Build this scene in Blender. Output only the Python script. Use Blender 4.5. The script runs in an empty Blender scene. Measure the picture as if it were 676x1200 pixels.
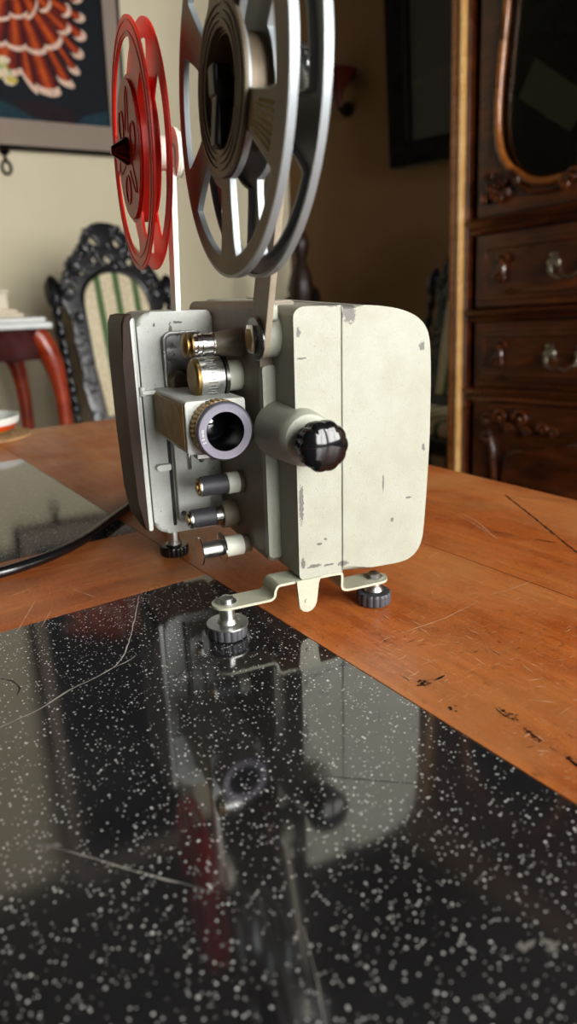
import bpy, bmesh, math, random
from mathutils import Vector, Matrix
random.seed(7)
PI=math.pi; R=math.radians
sc=bpy.context.scene; C=sc.collection
TZ=.75                                   # table top height above the floor
# ------------------------------------------------------------------ camera
FPX=798.; PITCH=R(17.709); ROLL=R(-1.676); CH=.20
fw=Vector((0,math.cos(PITCH),-math.sin(PITCH))); up=Vector((0,math.sin(PITCH),math.cos(PITCH))); rt=Vector((1,0,0))
ca=math.cos(ROLL)*rt+math.sin(ROLL)*up; cb=-math.sin(ROLL)*rt+math.cos(ROLL)*up
CAM=Vector((0,0,TZ+CH))
cd=bpy.data.cameras.new('camera'); cam=bpy.data.objects.new('camera',cd); C.objects.link(cam)
M=Matrix((ca,cb,-fw)).transposed().to_4x4(); M.translation=CAM; cam.matrix_world=M
cd.sensor_fit='VERTICAL'; cd.sensor_height=36; cd.lens=36*FPX/1200; cd.clip_start=.01; cd.clip_end=60
cd.dof.use_dof=True; cd.dof.focus_distance=.43; cd.dof.aperture_fstop=6.5
sc.camera=cam
def ray(x,y): return ca*((x-338)/FPX)-cb*((y-600)/FPX)+fw
def on_plane(x,y,p,n):
    d=ray(x,y); return CAM+d*((p-CAM).dot(n)/d.dot(n))
def on_table(x,y,z=0):
    d=ray(x,y); return CAM+d*((TZ+z-CAM.z)/d.z)
# ------------------------------------------------------------------ materials
def lin(c):
    if isinstance(c,str):
        c=[int(c[i:i+2],16)/255 for i in (0,2,4)]
        c=[v/12.92 if v<=.04045 else ((v+.055)/1.055)**2.4 for v in c]
    return (c[0],c[1],c[2],1)
class NT:
    def __init__(s,name):
        s.m=bpy.data.materials.new(name); s.m.use_nodes=True; s.t=s.m.node_tree; s.n=s.t.nodes; s.b=s.n['Principled BSDF']
        s.tc=s.n.new('ShaderNodeTexCoord')
    def add(s,k,**kw):
        o=s.n.new('ShaderNode'+k)
        for a,v in kw.items(): setattr(o,a,v)
        return o
    def link(s,a,b): s.t.links.new(a,b)
    def coord(s,scale=(1,1,1),rot=(0,0,0)):
        m=s.add('Mapping'); m.inputs['Scale'].default_value=scale; m.inputs['Rotation'].default_value=rot
        s.link(s.tc.outputs['Object'],m.inputs['Vector']); return m.outputs[0]
    def noise(s,scale,detail=3,rough=.5,co=None,dist=0):
        o=s.add('TexNoise'); o.inputs['Scale'].default_value=scale; o.inputs['Detail'].default_value=detail
        o.inputs['Roughness'].default_value=rough; o.inputs['Distortion'].default_value=dist
        s.link(co if co else s.tc.outputs['Object'],o.inputs['Vector']); return o.outputs['Fac']
    def voro(s,scale,co=None,feature='F1'):
        o=s.add('TexVoronoi',feature=feature); o.inputs['Scale'].default_value=scale
        s.link(co if co else s.tc.outputs['Object'],o.inputs['Vector']); return o
    def ramp(s,fac,stops):
        o=s.add('ValToRGB'); e=o.color_ramp.elements
        while len(e)<len(stops): e.new(.5)
        for q,(p,c) in zip(e,stops): q.position=p; q.color=lin(c) if not isinstance(c,(int,float)) else (c,c,c,1)
        s.link(fac,o.inputs[0]); return o.outputs[0]
    def mix(s,fac,a,b,mode='MIX'):
        o=s.add('MixRGB',blend_type=mode)
        for i,v in ((0,fac),(1,a),(2,b)):
            if hasattr(v,'is_linked') or hasattr(v,'links'): s.link(v,o.inputs[i])
            elif i==0: o.inputs[0].default_value=v
            else: o.inputs[i].default_value=lin(v)
        return o.outputs[0]
    def math(s,op,a,b=0,clamp=False):
        o=s.add('Math',operation=op,use_clamp=clamp)
        for i,v in ((0,a),(1,b)):
            if isinstance(v,(int,float)): o.inputs[i].default_value=v
            else: s.link(v,o.inputs[i])
        return o.outputs[0]
    def bump(s,h,strength=.2,dist=.001):
        o=s.add('Bump'); o.inputs['Strength'].default_value=strength; o.inputs['Distance'].default_value=dist
        s.link(h,o.inputs['Height']); s.link(o.outputs[0],s.b.inputs['Normal'])
    def set(s,**kw):
        for k,v in kw.items():
            i=s.b.inputs[k.replace('_',' ')]
            if isinstance(v,(int,float)): i.default_value=v
            elif isinstance(v,(tuple,str)): i.default_value=lin(v)
            else: s.link(v,i)
        return s
def simple(name,col,rough=.5,metal=0,var=.12,scale=60,bump=0,bs=300,spec=.5):
    n=NT(name); f=n.noise(scale,4); c=lin(col)
    lo=tuple(v*(1-var) for v in c[:3]); hi=tuple(min(1,v*(1+var)) for v in c[:3])
    n.set(Base_Color=n.ramp(f,[(.3,lo),(.7,hi)]),Roughness=rough,Metallic=metal); n.b.inputs['Specular IOR Level'].default_value=spec
    if bump: n.bump(n.noise(bs,3),bump,.0006)
    return n.m
def crackle_paint(name,col,dark,chips=(),rough=.42):
    n=NT(name)
    v=n.voro(620,feature='DISTANCE_TO_EDGE'); fine=n.noise(900,3)
    grime=n.noise(38,5,.65); spots=n.noise(260,3,.6)
    base=n.mix(n.ramp(grime,[(.4,0),(.75,.55)]),col,dark)
    crack=n.ramp(v.outputs['Distance'],[(.0,.0),(.06,1.)])
    base=n.mix(n.math('MULTIPLY',n.math('SUBTRACT',1,crack),.45),base,dark)
    base=n.mix(n.ramp(spots,[(.70,0),(.74,.75)]),base,'6a6558')
    mask=None
    if chips:
        xyz=n.add('SeparateXYZ'); n.link(n.tc.outputs['Object'],xyz.inputs[0])
        wob=n.math('MULTIPLY',n.math('SUBTRACT',n.noise(520,5,.75),.5),5.5)
        for (u,w,ru,rw) in chips:
            a=n.math('POWER',n.math('DIVIDE',n.math('SUBTRACT',xyz.outputs[0],u),ru),2)
            b=n.math('POWER',n.math('DIVIDE',n.math('SUBTRACT',xyz.outputs[2],w),rw),2)
            d=n.math('ADD',n.math('ADD',a,b),wob)
            q=n.math('LESS_THAN',d,1)
            mask=q if mask is None else n.math('MAXIMUM',mask,q)
        front=n.math('LESS_THAN',xyz.outputs[1],.022 if 'hammered' in name else .14); mask=n.math('MULTIPLY',mask,front)
        base=n.mix(mask,base,'5f5c57')
    n.set(Base_Color=base,Roughness=rough)
    h=n.math('ADD',n.math('MULTIPLY',crack,.5),n.math('MULTIPLY',fine,.6))
    if mask is not None: h=n.math('SUBTRACT',h,n.math('MULTIPLY',mask,1.5))
    n.bump(h,.4,.0005); return n.m
CHIPS=[(.0805,.190,.0042,.0065),(.0478,.080,.0016,.0125),(.0482,.042,.0014,.0035),(.0555,.0385,.0042,.0012),(.066,.0375,.004,.0007),
 (.0485,.180,.0013,.0026),(.131,.168,.0020,.0026),(.0595,.0525,.0020,.0008),(.0500,.1655,.003,.0006),(.0760,.0365,.0035,.0018),(.0640,.055,.0012,.0008),
 (.112,.060,.001,.0016),(.124,.073,.0022,.0007),(.1345,.105,.0012,.0022),(.1315,.184,.0035,.0013),(.070,.1935,.004,.0008),(.1050,.085,.0006,.006)]
m_cream=crackle_paint('cream_hammered_paint','9c9e91','88856f',CHIPS)
m_cream2=crackle_paint('grey_cream_paint','c4c8c2','989a90',[(-.004,.183,.0010,.0012),(.007,.178,.0012,.0055),(.012,.184,.003,.0009),(.030,.172,.0014,.004)])
m_bracket=crackle_paint('bracket_paint','b2b29e','8f8b70')
m_plate=crackle_paint('shaded_plate_paint','746a58','4c4232')  # cream paint browned: shade of the left face put into the colour
m_brownlid=simple('dark_brown_lid','33241a',.5,bump=.4,bs=700,spec=.2)
m_seam=simple('seam_dark','1c1a17',.7)
def metal(name,col,rough,var=.15,scale=90):
    n=NT(name); f=n.noise(scale,5,.65); c=lin(col)
    n.set(Base_Color=n.ramp(f,[(.3,tuple(v*(1-var) for v in c[:3])),(.7,tuple(min(1,v*(1+var)) for v in c[:3]))]),Metallic=1.,
      Roughness=n.ramp(n.noise(scale*2,4),[(.3,rough*.75),(.75,min(1,rough*1.5))])); return n.m
m_chrome=metal('chrome','c8c8c6',.16); m_steel=simple('reel_steel','6c7074',.45,.5,.2,30); m_steel_edge=simple('reel_rolled_edge','959ca0',.4,.4,.06)
m_alu=metal('brushed_aluminium','b9bab6',.33); m_brass=metal('worn_brass','8c7244',.42,.3); m_gunmetal=metal('gunmetal','6e6e6c',.3)
m_black=simple('black_bakelite','0b0b0d',.12,var=.3); m_blackmatte=simple('matte_black','0c0c0c',.45)
m_rubber=simple('grey_rubber','3a3a3f',.45,bump=.5,bs=1200)
m_lensring=simple('lens_ring_anodised','67646f',.38,metal=.6,var=.06); m_bore=simple('lens_bore_black','050506',.3)
def glassy(name,tint='ffffff',rough=0.0,fac_lo=.04):
    n=NT(name); t=n.add('BsdfTransparent'); t.inputs[0].default_value=lin(tint); g=n.add('BsdfGlossy'); g.inputs['Roughness'].default_value=rough
    l=n.add('Fresnel'); l.inputs['IOR'].default_value=1.5; mx=n.add('MixShader')
    n.link(l.outputs[0],mx.inputs[0]); n.link(t.outputs[0],mx.inputs[1]); n.link(g.outputs[0],mx.inputs[2])
    n.link(mx.outputs[0],n.n['Material Output'].inputs['Surface']); return n.m
m_glass=glassy('cabinet_glass','e8ece4')
nl=NT('lens_glass'); nl.set(Base_Color='0a0c10',Roughness=.04); nl.b.inputs['Coat Weight'].default_value=1; m_lens=nl.m
nr=NT('red_plastic'); nr.set(Base_Color=nr.ramp(nr.noise(40,2),[(.3,(.80,.028,.014)),(.7,(.88,.04,.02))]),Roughness=.3)
tl=nr.add('BsdfTranslucent'); tl.inputs[0].default_value=(.95,.06,.03,1); mxr=nr.add('MixShader'); mxr.inputs[0].default_value=.42
nr.link(nr.b.outputs[0],mxr.inputs[1]); nr.link(tl.outputs[0],mxr.inputs[2]); nr.link(mxr.outputs[0],nr.n['Material Output'].inputs['Surface']); m_red=nr.m
m_white=simple('white_enamel','d8dcd4',.4,var=.05,bump=.1)
m_screwwhite=simple('cream_cap','d5d7c8',.4)
# stone with white flecks
def stone():
    n=NT('black_terrazzo'); co=n.coord()
    base=n.ramp(n.noise(14,4),[(.3,(.009,.009,.010)),(.7,(.020,.020,.021))])
    for sc_,thr,lo in ((340,.085,.50),(620,.135,.40),(190,.058,.80)):
        v=n.voro(sc_,co); sep=n.add('SeparateColor'); n.link(v.outputs['Color'],sep.inputs[0])
        rad=n.math('MULTIPLY',n.math('SUBTRACT',sep.outputs[0],lo,True),thr/(1-lo)*2.6)
        w=n.math('ADD',v.outputs['Distance'],n.math('MULTIPLY',n.math('SUBTRACT',n.noise(1800,2),.5),.12))
        mk=n.math('LESS_THAN',w,rad)
        base=n.mix(n.math('MULTIPLY',mk,n.math('ADD',.35,n.math('MULTIPLY',sep.outputs[1],.6))),base,'e2e0da')
    mot=n.ramp(n.noise(700,3,.7),[(.60,0),(.72,.10)]); base=n.mix(mot,base,'77777a')
    n.set(Base_Color=base,Roughness=n.ramp(n.noise(9,4),[(.3,.05),(.75,.10)])); n.b.inputs['IOR'].default_value=2.1
    n.b.inputs['Specular IOR Level'].default_value=.5
    return n.m
m_stone=stone()
def wood(name,c0,c1,c2,rough=.3,gs=1,coat=0,scr=False):
    # grain runs along local x
    n=NT(name); co=n.coord((6*gs,70*gs,70*gs)); co2=n.coord((2.2*gs,9*gs,9*gs))
    g=n.noise(1.6,6,.65,co,.6); b=n.noise(1.5,5,.6,co2,1.2)
    col=n.ramp(b,[(.28,c0),(.5,c1),(.74,c2)])
    col=n.mix(n.ramp(g,[(.35,.55),(.65,0)]),col,c0)
    rg=n.ramp(n.noise(20,4),[(.3,rough*.8),(.75,min(1,rough*1.5))])
    if scr:
        s1=n.noise(1,4,.8,n.coord((70,700,90),(0,0,.5)),1.5); s2=n.noise(1,4,.8,n.coord((600,90,90),(0,0,-.4)),2)
        k=n.ramp(n.math('MAXIMUM',s1,s2),[(.58,0),(.68,.55)]); col=n.mix(k,col,'dca67c')
        d=n.ramp(n.noise(170,5,.75,None,.5),[(.57,0),(.66,.6)]); col=n.mix(d,col,'5a2e18')
        wr=n.ramp(n.noise(7,4,.6),[(.42,0),(.7,.55)]); col=n.mix(wr,col,'bd8450')
    n.set(Base_Color=col,Roughness=rg); n.bump(g,.12,.0005)
    if coat: n.b.inputs['Coat Weight'].default_value=coat; n.b.inputs['Coat Roughness'].default_value=.15
    return n.m
m_table=wood('worn_orange_veneer','7c3410','b45e22','ca7a38',.33,1,0,True)
m_cab=wood('dark_walnut','240d03','502409','783a10',.3,1,.4)
m_cabl=wood('lit_walnut_edge','6a3812','96561f','b0702e',.25,1,.5)  # walnut lightened: window light on the mouldings put into the colour
m_mahog=wood('mahogany','6a1c08','96310f','a83c12',.35,1,.3)
m_apron=wood('dark_mahogany','260806','3c0e0a','4a1410',.6)
m_ebony=simple('black_carved_wood','0d0d11',.26,var=.5,scale=40,bump=.6,bs=60)
m_frame2=wood('black_red_frame_wood','080303','100504','160706',.7)
for q_ in (m_apron,m_frame2): q_.node_tree.nodes['Principled BSDF'].inputs['Specular IOR Level'].default_value=.12
m_post_highlight=wood('post_highlight_wood','b08248','c99c5e','dcb880',.3,1,.4)  # bright highlight of the corner post painted as paler wood
m_ceiling=wood('dark_ceiling_boards','0c0604','180c07','22120a',.6)
m_floor=wood('floor_boards','3a2414','4a2e1a','5c3b22',.4)
def wallmat(name,a,b):
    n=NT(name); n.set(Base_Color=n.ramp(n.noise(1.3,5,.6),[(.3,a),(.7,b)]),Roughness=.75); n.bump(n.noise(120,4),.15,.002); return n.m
m_wall=wallmat('cream_plaster','d3c8a8','ddd3b6'); m_wall2=wallmat('shade_browned_plaster','6a4d2c','7a5b36')  # brown plaster: shade of the right wall put into its colour
m_wall3=wallmat('bounce_cutting_plaster','2c2a22','353228')  # unseen walls made dark to cut the bounced light
m_linen=wallmat('linen_frame_slip','85766a','9a8a7c'); m_canvasdark=None
m_marble=simple('pale_marble','b9bbb8',.3,var=.15,scale=12)
m_ivory=simple('ivory','bdb096',.4,var=.15,scale=25)
m_cable=simple('black_cable','0d0e11',.22,spec=.8)
m_darkgap=simple('joint_line','2a1308',.6); m_crack=simple('pale_crack','a9a49a',.6); m_crackd=simple('dark_crack','0a0a0a',.6)
m_burn=simple('black_scuff','100d0c',.5); m_scr=simple('pale_scratch','cfa27a',.6); m_chipg=simple('grey_stone_chip','6c6862',.6)
# ------------------------------------------------------------------ mesh helpers
def frame_from(axis,hint=None):
    z=Vector(axis).normalized(); h=Vector(hint) if hint else (Vector((0,0,1)) if abs(z.z)<.9 else Vector((1,0,0)))
    x=h.cross(z).normalized(); y=z.cross(x); return x,y,z
class MB:
    def __init__(s): s.bm=bmesh.new()
    def face(s,vs,m=0):
        try:
            f=s.bm.faces.new(vs); f.material_index=m; return f
        except ValueError: return None
    def box(s,c,d,m=0,rot=None,bev=0):
        c=Vector(c); rr=rot or Matrix.Identity(3)
        v=[s.bm.verts.new(c+rr@Vector((x*d[0]/2,y*d[1]/2,z*d[2]/2))) for x in(-1,1) for y in(-1,1) for z in(-1,1)]
        fs=[s.face([v[i] for i in q],m) for q in((0,1,3,2),(4,6,7,5),(0,4,5,1),(2,3,7,6),(0,2,6,4),(1,5,7,3))]
        if bev:
            es={e for f in fs for e in f.edges}; bmesh.ops.bevel(s.bm,geom=list(es),offset=bev,segments=3,profile=.5,affect='EDGES',clamp_overlap=True)
        return s
    def bx(s,a,b,m=0,bev=0):
        return s.box([(p+q)/2 for p,q in zip(a,b)],[abs(q-p) for p,q in zip(a,b)],m,None,bev)
    def lathe(s,prof,o,axis,seg=40,m=0,lobes=0,amp=0,twist=0,hint=None,sx=1,sy=1,cap=True):
        o=Vector(o); x,y,z=frame_from(axis,hint); rings=[]; RM=max(q[0] for q in prof)
        for (r,h,*q) in prof:
            if r<=1e-7: rings.append([s.bm.verts.new(o+z*h)]); continue
            rg=[]
            for i in range(seg):
                t=2*PI*i/seg; rr=r*(1+amp*(r/RM)**9*(abs(math.cos(lobes*t/2+twist*h/2))**.7*2-1)) if (lobes and not twist) else (r*(1+amp*math.cos(lobes*t+twist*h)) if lobes else r)
                rg.append(s.bm.verts.new(o+z*h+x*(rr*math.cos(t)*sx)+y*(rr*math.sin(t)*sy)))
            rings.append(rg)
        for k,(a,b) in enumerate(zip(rings,rings[1:])):
            mm=prof[k+1][2] if len(prof[k+1])>2 else m
            for i in range(seg):
                j=(i+1)%seg
                if len(a)==1 and len(b)==1: continue
                if len(a)==1: s.face([a[0],b[i],b[j]],mm)
                elif len(b)==1: s.face([a[i],a[j],b[0]],mm)
                else: s.face([a[i],a[j],b[j],b[i]],mm)
        if cap and len(rings[0])>1: s.face(rings[0][::-1],m)
        if cap and len(rings[-1])>1: s.face(rings[-1],m)
        return s
    def cyl(s,a,b,r,r2=None,seg=32,m=0,ch=0):
        a=Vector(a);b=Vector(b);L=(b-a).length; r2=r if r2 is None else r2
        p=[(r,0),(r2,L)] if not ch else [(r-ch,0),(r,ch),(r2,L-ch),(r2-ch,L)]
        return s.lathe(p,a,b-a,seg,m)
    def tube(s,pts,rad,seg=12,m=0,cap=True):
        pts=[Vector(p) for p in pts]; n=len(pts); rad=rad if isinstance(rad,(list,tuple)) else [rad]*n; prev=None; nrm=None
        for i,p in enumerate(pts):
            t=(pts[min(i+1,n-1)]-pts[max(i-1,0)]).normalized()
            if nrm is None: nrm=frame_from(t)[0]
            nrm=(nrm-t*nrm.dot(t)).normalized(); bn=t.cross(nrm)
            rg=[s.bm.verts.new(p+nrm*(rad[i]*math.cos(2*PI*k/seg))+bn*(rad[i]*math.sin(2*PI*k/seg))) for k in range(seg)]
            if prev:
                for k in range(seg): s.face([prev[k],prev[(k+1)%seg],rg[(k+1)%seg],rg[k]],m)
            elif cap: s.face(rg[::-1],m)
            prev=rg
        if cap: s.face(prev,m)
        return s
    def prism(s,poly,o,X,Y,d,m=0,bev=0,seg=3,skip=None):
        o=Vector(o);X=Vector(X);Y=Vector(Y);d=Vector(d)
        if X.cross(Y).dot(d)<0: poly=poly[::-1]
        a=[s.bm.verts.new(o+X*p[0]+Y*p[1]) for p in poly]; b=[s.bm.verts.new(v.co+d) for v in a]
        fs=[s.face(a[::-1],m),s.face(b,m)]; n=len(a)
        side=[s.face([a[i],a[(i+1)%n],b[(i+1)%n],b[i]],m) for i in range(n)]
        if bev:
            es=[e for f in fs if f for e in f.edges if not (skip and all(skip(v.co) for v in e.verts))]
            r=bmesh.ops.bevel(s.bm,geom=es,offset=bev,segments=seg,profile=.5,affect='EDGES',clamp_overlap=True)
            if bev>.002:
                dn=d.normalized(); big=[f for f in s.bm.faces if abs(f.normal.dot(dn))>.999 and len(f.verts)>6]
                s.bm.normal_update(); big=[f for f in s.bm.faces if abs(f.normal.dot(dn))>.999 and len(f.verts)>6]
                bmesh.ops.inset_individual(s.bm,faces=big,thickness=.0006)
        return s
    def blob(s,c,r,m=0,seg=10,rot=None):
        c=Vector(c); r=r if isinstance(r,(tuple,list)) else (r,r,r); rr=rot or Matrix.Identity(3); rings=[]
        for i in range(seg//2+1):
            ph=PI*i/(seg//2)
            if i in(0,seg//2): rings.append([s.bm.verts.new(c+rr@Vector((0,0,r[2]*math.cos(ph))))])
            else: rings.append([s.bm.verts.new(c+rr@Vector((r[0]*math.sin(ph)*math.cos(2*PI*k/seg),r[1]*math.sin(ph)*math.sin(2*PI*k/seg),r[2]*math.cos(ph)))) for k in range(seg)])
        for a,b in zip(rings,rings[1:]):
            for k in range(seg):
                j=(k+1)%seg
                if len(a)==1: s.face([a[0],b[k],b[j]],m)
                elif len(b)==1: s.face([a[k],b[0],a[j]],m)
                else: s.face([a[k],b[k],b[j],a[j]],m)
        return s
    def flat(s,poly,o,X,Y,m=0):
        o=Vector(o);X=Vector(X);Y=Vector(Y); s.face([s.bm.verts.new(o+X*p[0]+Y*p[1]) for p in poly],m); return s
    def ribbon(s,pts,w,m=0,nz=Vector((0,0,1)),taper=True):
        pts=[Vector(p) for p in pts]; out=[]
        for a,b in zip(pts,pts[1:]):
            k=max(1,int((b-a).length/.004))
            for i in range(k): out.append(a.lerp(b,i/k))
        out.append(pts[-1]); n=len(out); pv=None
        for i,p in enumerate(out):
            t=(out[min(i+1,n-1)]-out[max(i-1,0)]).normalized(); q=nz.cross(t)
            ww=w*(.5+random.random())*(min(1,.25+4*min(i,n-1-i)/n) if taper else 1)/2
            j=q*(random.random()-.5)*w*.8
            cur=(s.bm.verts.new(p+q*ww+j),s.bm.verts.new(p-q*ww+j))
            if pv: s.face([pv[0],pv[1],cur[1],cur[0]],m)
            pv=cur
        return s
    def add_mesh(s,me,mat,m=0):
        t=bmesh.new(); t.from_mesh(me); t.transform(mat); n0=len(s.bm.verts); vm=[s.bm.verts.new(v.co) for v in t.verts]
        t.verts.index_update()
        for f in t.faces: s.face([vm[v.index] for v in f.verts],m)
        t.free(); return s
    def build(s,name,mats,parent=None,ang=38,bev=0,flatshade=False):
        bm=s.bm
        bmesh.ops.remove_doubles(bm,verts=bm.verts,dist=1e-6)
        bmesh.ops.recalc_face_normals(bm,faces=bm.faces)
        for f in bm.faces: f.smooth=not flatshade
        for e in bm.edges:
            if len(e.link_faces)!=2 or e.calc_face_angle(0)>R(ang): e.smooth=False
        me=bpy.data.meshes.new(name); bm.to_mesh(me); bm.free()
        for q in (mats if isinstance(mats,(list,tuple)) else [mats]): me.materials.append(q)
        o=bpy.data.objects.new(name,me); C.objects.link(o)
        if parent: o.parent=parent
        if not flatshade:
            w=o.modifiers.new('weighted_normals','WEIGHTED_NORMAL'); w.keep_sharp=True; w.weight=60
        return o
def curve_mesh(loops,th,bev=0,res=1):
    cu=bpy.data.curves.new('tmp','CURVE'); cu.dimensions='2D'; cu.fill_mode='BOTH'; cu.extrude=th/2-bev; cu.bevel_depth=bev; cu.bevel_resolution=1
    if bev: cu.offset=-bev
    for lp in loops:
        sp=cu.splines.new('POLY'); sp.points.add(len(lp)-1); sp.use_cyclic_u=True
        for i,p in enumerate(lp): sp.points[i].co=(p[0],p[1],0,1)
    ob=bpy.data.objects.new('tmp',cu); C.objects.link(ob)
    dg=bpy.context.evaluated_depsgraph_get(); dg.update(); me=bpy.data.meshes.new_from_object(ob.evaluated_get(dg))
    bpy.data.objects.remove(ob); bpy.data.curves.remove(cu); return me
def text_mesh(txt,size,th):
    cu=bpy.data.curves.new('tmp','FONT'); cu.body=txt; cu.size=size; cu.extrude=th; cu.align_x='CENTER'; cu.align_y='CENTER'
    ob=bpy.data.objects.new('tmp',cu); C.objects.link(ob)
    dg=bpy.context.evaluated_depsgraph_get(); dg.update(); me=bpy.data.meshes.new_from_object(ob.evaluated_get(dg))
    bpy.data.objects.remove(ob); bpy.data.curves.remove(cu); return me
def basis(o,X,Y):
    X=Vector(X).normalized();Y=Vector(Y).normalized();Z=X.cross(Y); m=Matrix((X,Y,Z)).transposed().to_4x4(); m.translation=Vector(o); return m
def circ(r,n=96,cx=0,cy=0): return [(cx+r*math.cos(2*PI*i/n),cy+r*math.sin(2*PI*i/n)) for i in range(n)]
def rrect(x0,y0,x1,y1,r,n=6):
    rs=r if isinstance(r,(tuple,list)) else (r,)*4; out=[]   # BL,BR,TR,TL
    for (cx,cy,a,q) in ((x0,y0,180,rs[0]),(x1,y0,270,rs[1]),(x1,y1,0,rs[2]),(x0,y1,90,rs[3])):
        ox=cx+(q if cx==x0 else -q); oy=cy+(q if cy==y0 else -q)
        for i in range(n+1):
            t=R(a+90*i/n); out.append((ox+q*math.cos(t),oy+q*math.sin(t)))
    return out
def smooth_poly(pts,it=2):
    for _ in range(it):
        o=[]
        for i in range(len(pts)):
            a=pts[i];b=pts[(i+1)%len(pts)]; o+=[(a[0]*.75+b[0]*.25,a[1]*.75+b[1]*.25),(a[0]*.25+b[0]*.75,a[1]*.25+b[1]*.75)]
        pts=o
    return pts
def spline(pts,k=8):
    pts=[Vector(p) for p in pts]; P=[pts[0]]+pts+[pts[-1]]; o=[]
    for i in range(1,len(P)-2):
        a,b,c,d=P[i-1:i+3]
        for j in range(k):
            t=j/k; o.append(.5*((2*b)+(c-a)*t+(2*a-5*b+4*c-d)*t*t+(3*b-a-3*c+d)*t**3))
    o.append(pts[-1]); return o
def tag(o,label=None,cat=None,group=None,kind=None):
    if label: o['label']=label
    if cat: o['category']=cat
    if group: o['group']=group
    if kind: o['kind']=kind
    return o
def empty(name,loc,rz=0,label=None,cat=None,group=None):
    o=bpy.data.objects.new(name,None); C.objects.link(o); o.location=loc; o.rotation_euler=(0,0,rz); o.empty_display_size=.05
    return tag(o,label,cat,group)
X_,Y_,Z_=Vector((1,0,0)),Vector((0,1,0)),Vector((0,0,1))
# ------------------------------------------------------------------ room
def azv(a): return Vector((math.sin(R(a)),math.cos(R(a)),0))
K=Vector((.048,3.65,0)); W1=azv(62); W2=azv(135); CZ=3.52
P1=K-W1*3.7; P2=K+W2*5.3; P3=P2+azv(232)*3.6; P4=P1+azv(152)*4.6
def wall(name,a,b,m,holes=()):
    X=(b-a); L=X.length; X=X.normalized(); mb=MB(); n=Z_.cross(X); th=.12
    me=curve_mesh([[(0,0),(L,0),(L,CZ),(0,CZ)]]+[[(h[0],h[1]),(h[2],h[1]),(h[2],h[3]),(h[0],h[3])] for h in holes],th)
    mb.add_mesh(me,basis(a+n*(-th/2 if side(a,b)>0 else th/2),X,Z_)); o=mb.build(name,m); tag(o,kind='structure'); return o
CEN=(K+P1+P2+P3+P4)/5
def side(a,b): return Z_.cross(b-a).dot(CEN-a)
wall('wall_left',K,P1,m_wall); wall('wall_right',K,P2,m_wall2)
WH=(.25,.85,2.15,2.75)
WH_FILL=(2.35,.75,3.5,2.75)
wall('wall_window',P2,P3,m_wall2,[WH,WH_FILL])
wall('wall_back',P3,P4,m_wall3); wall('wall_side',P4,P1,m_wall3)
def slab(name,z0,z1,m):
    mb=MB(); ps=[K,P2,P3,P4,P1]; mb.prism([(p.x,p.y) for p in ps],(0,0,z0),X_,Y_,(0,0,z1-z0)); return tag(mb.build(name,m),kind='structure')
slab('floor',-.1,0,m_floor); slab('ceiling',CZ,CZ+.1,m_ceiling)
def baseboard(name,a,b):
    X=(b-a).normalized(); L=(b-a).length; n=Z_.cross(X); n=n if side(a,b)>0 else -n
    mb=MB(); mb.prism([(0,0),(.016,0),(.016,.09),(.008,.1),(0,.1)],a+X*.02,n,Z_,X*(L-.04)); tag(mb.build(name,m_apron),kind='structure')
baseboard('baseboard_left',K,P1); baseboard('baseboard_right',K,P2)
# windows behind the camera; the second is added to light the left wall
wx=(P3-P2).normalized(); wn=Z_.cross(wx); wn=wn if side(P2,P3)>0 else -wn
def window(name,H):
    wl,wb,wr,wt=H; mb=MB()
    for (x0,z0,x1,z1) in ((wl,wb,wl+.05,wt),(wr-.05,wb,wr,wt),(wl,wb,wr,wb+.05),(wl,wt-.05,wr,wt),((wl+wr)/2-.03,wb,(wl+wr)/2+.03,wt),(wl,wt-.6,wr,wt-.56)):
        mb.prism([(x0,z0),(x1,z0),(x1,z1),(x0,z1)],P2-wn*.08,wx,Z_,wn*.05)
    tag(mb.build(name,m_white),kind='structure')
    ld=bpy.data.lights.new(name+'_portal','AREA'); ld.shape='RECTANGLE'; ld.size=wr-wl; ld.size_y=wt-wb; ld.cycles.is_portal=True
    lo=bpy.data.objects.new(name+'_portal',ld); C.objects.link(lo)
    X=wx
    m=basis(P2+wx*((wl+wr)/2)+Z_*((wb+wt)/2)-wn*.14,X,Z_)
    if (m.to_3x3()@Vector((0,0,-1))).dot(wn)<0: m=basis(P2+wx*((wl+wr)/2)+Z_*((wb+wt)/2)-wn*.14,-X,Z_)
    lo.matrix_world=m
window('window_1',WH); window('added_fill_window',WH_FILL)
wd=bpy.data.worlds.new('daylight'); sc.world=wd; wd.use_nodes=True; bg=wd.node_tree.nodes['Background']
bg.inputs[0].default_value=(1.0,.99,.965,1); bg.inputs[1].default_value=19.
# ------------------------------------------------------------------ dining table with stone inlays
TA=R(55.03); A=Vector((math.sin(TA),math.cos(TA),0)); B=Vector((-math.cos(TA),math.sin(TA),0))
tbl=empty('dining_table',(0,0,0),0,'large orange-brown veneered dining table inlaid with black stone panels','table')
def tb(a,b,z=0): return A*a+B*b+Z_*(TZ+z)
def wm(v): return Vector(v)
def board(a0,a1,b0,b1,along,label=None,extra=None,name='veneer_board',mat=None):
    # own axes: local x along the grain
    o=tb((a0+a1)/2,(b0+b1)/2); X=A if along=='a' else B; Yv=Z_.cross(X)
    la,lb=(a1-a0,b1-b0) if along=='a' else (b1-b0,a1-a0); g=.0004
    mb=MB(); mb.bx((-la/2+g,-lb/2+g,-.028),(la/2-g,lb/2-g,0))
    M_=basis(o,X,Yv); inv=M_.inverted()
    if extra: extra(mb,lambda p:inv@Vector(p))
    ob=mb.build(name,mat or [m_table,m_burn,m_scr,m_darkgap],tbl); ob.matrix_world=M_; 
    if label: ob['label']=label
    return ob
AE=.597; BE=1.155; A0=-.62; S0=.222; S1=.395
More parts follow.
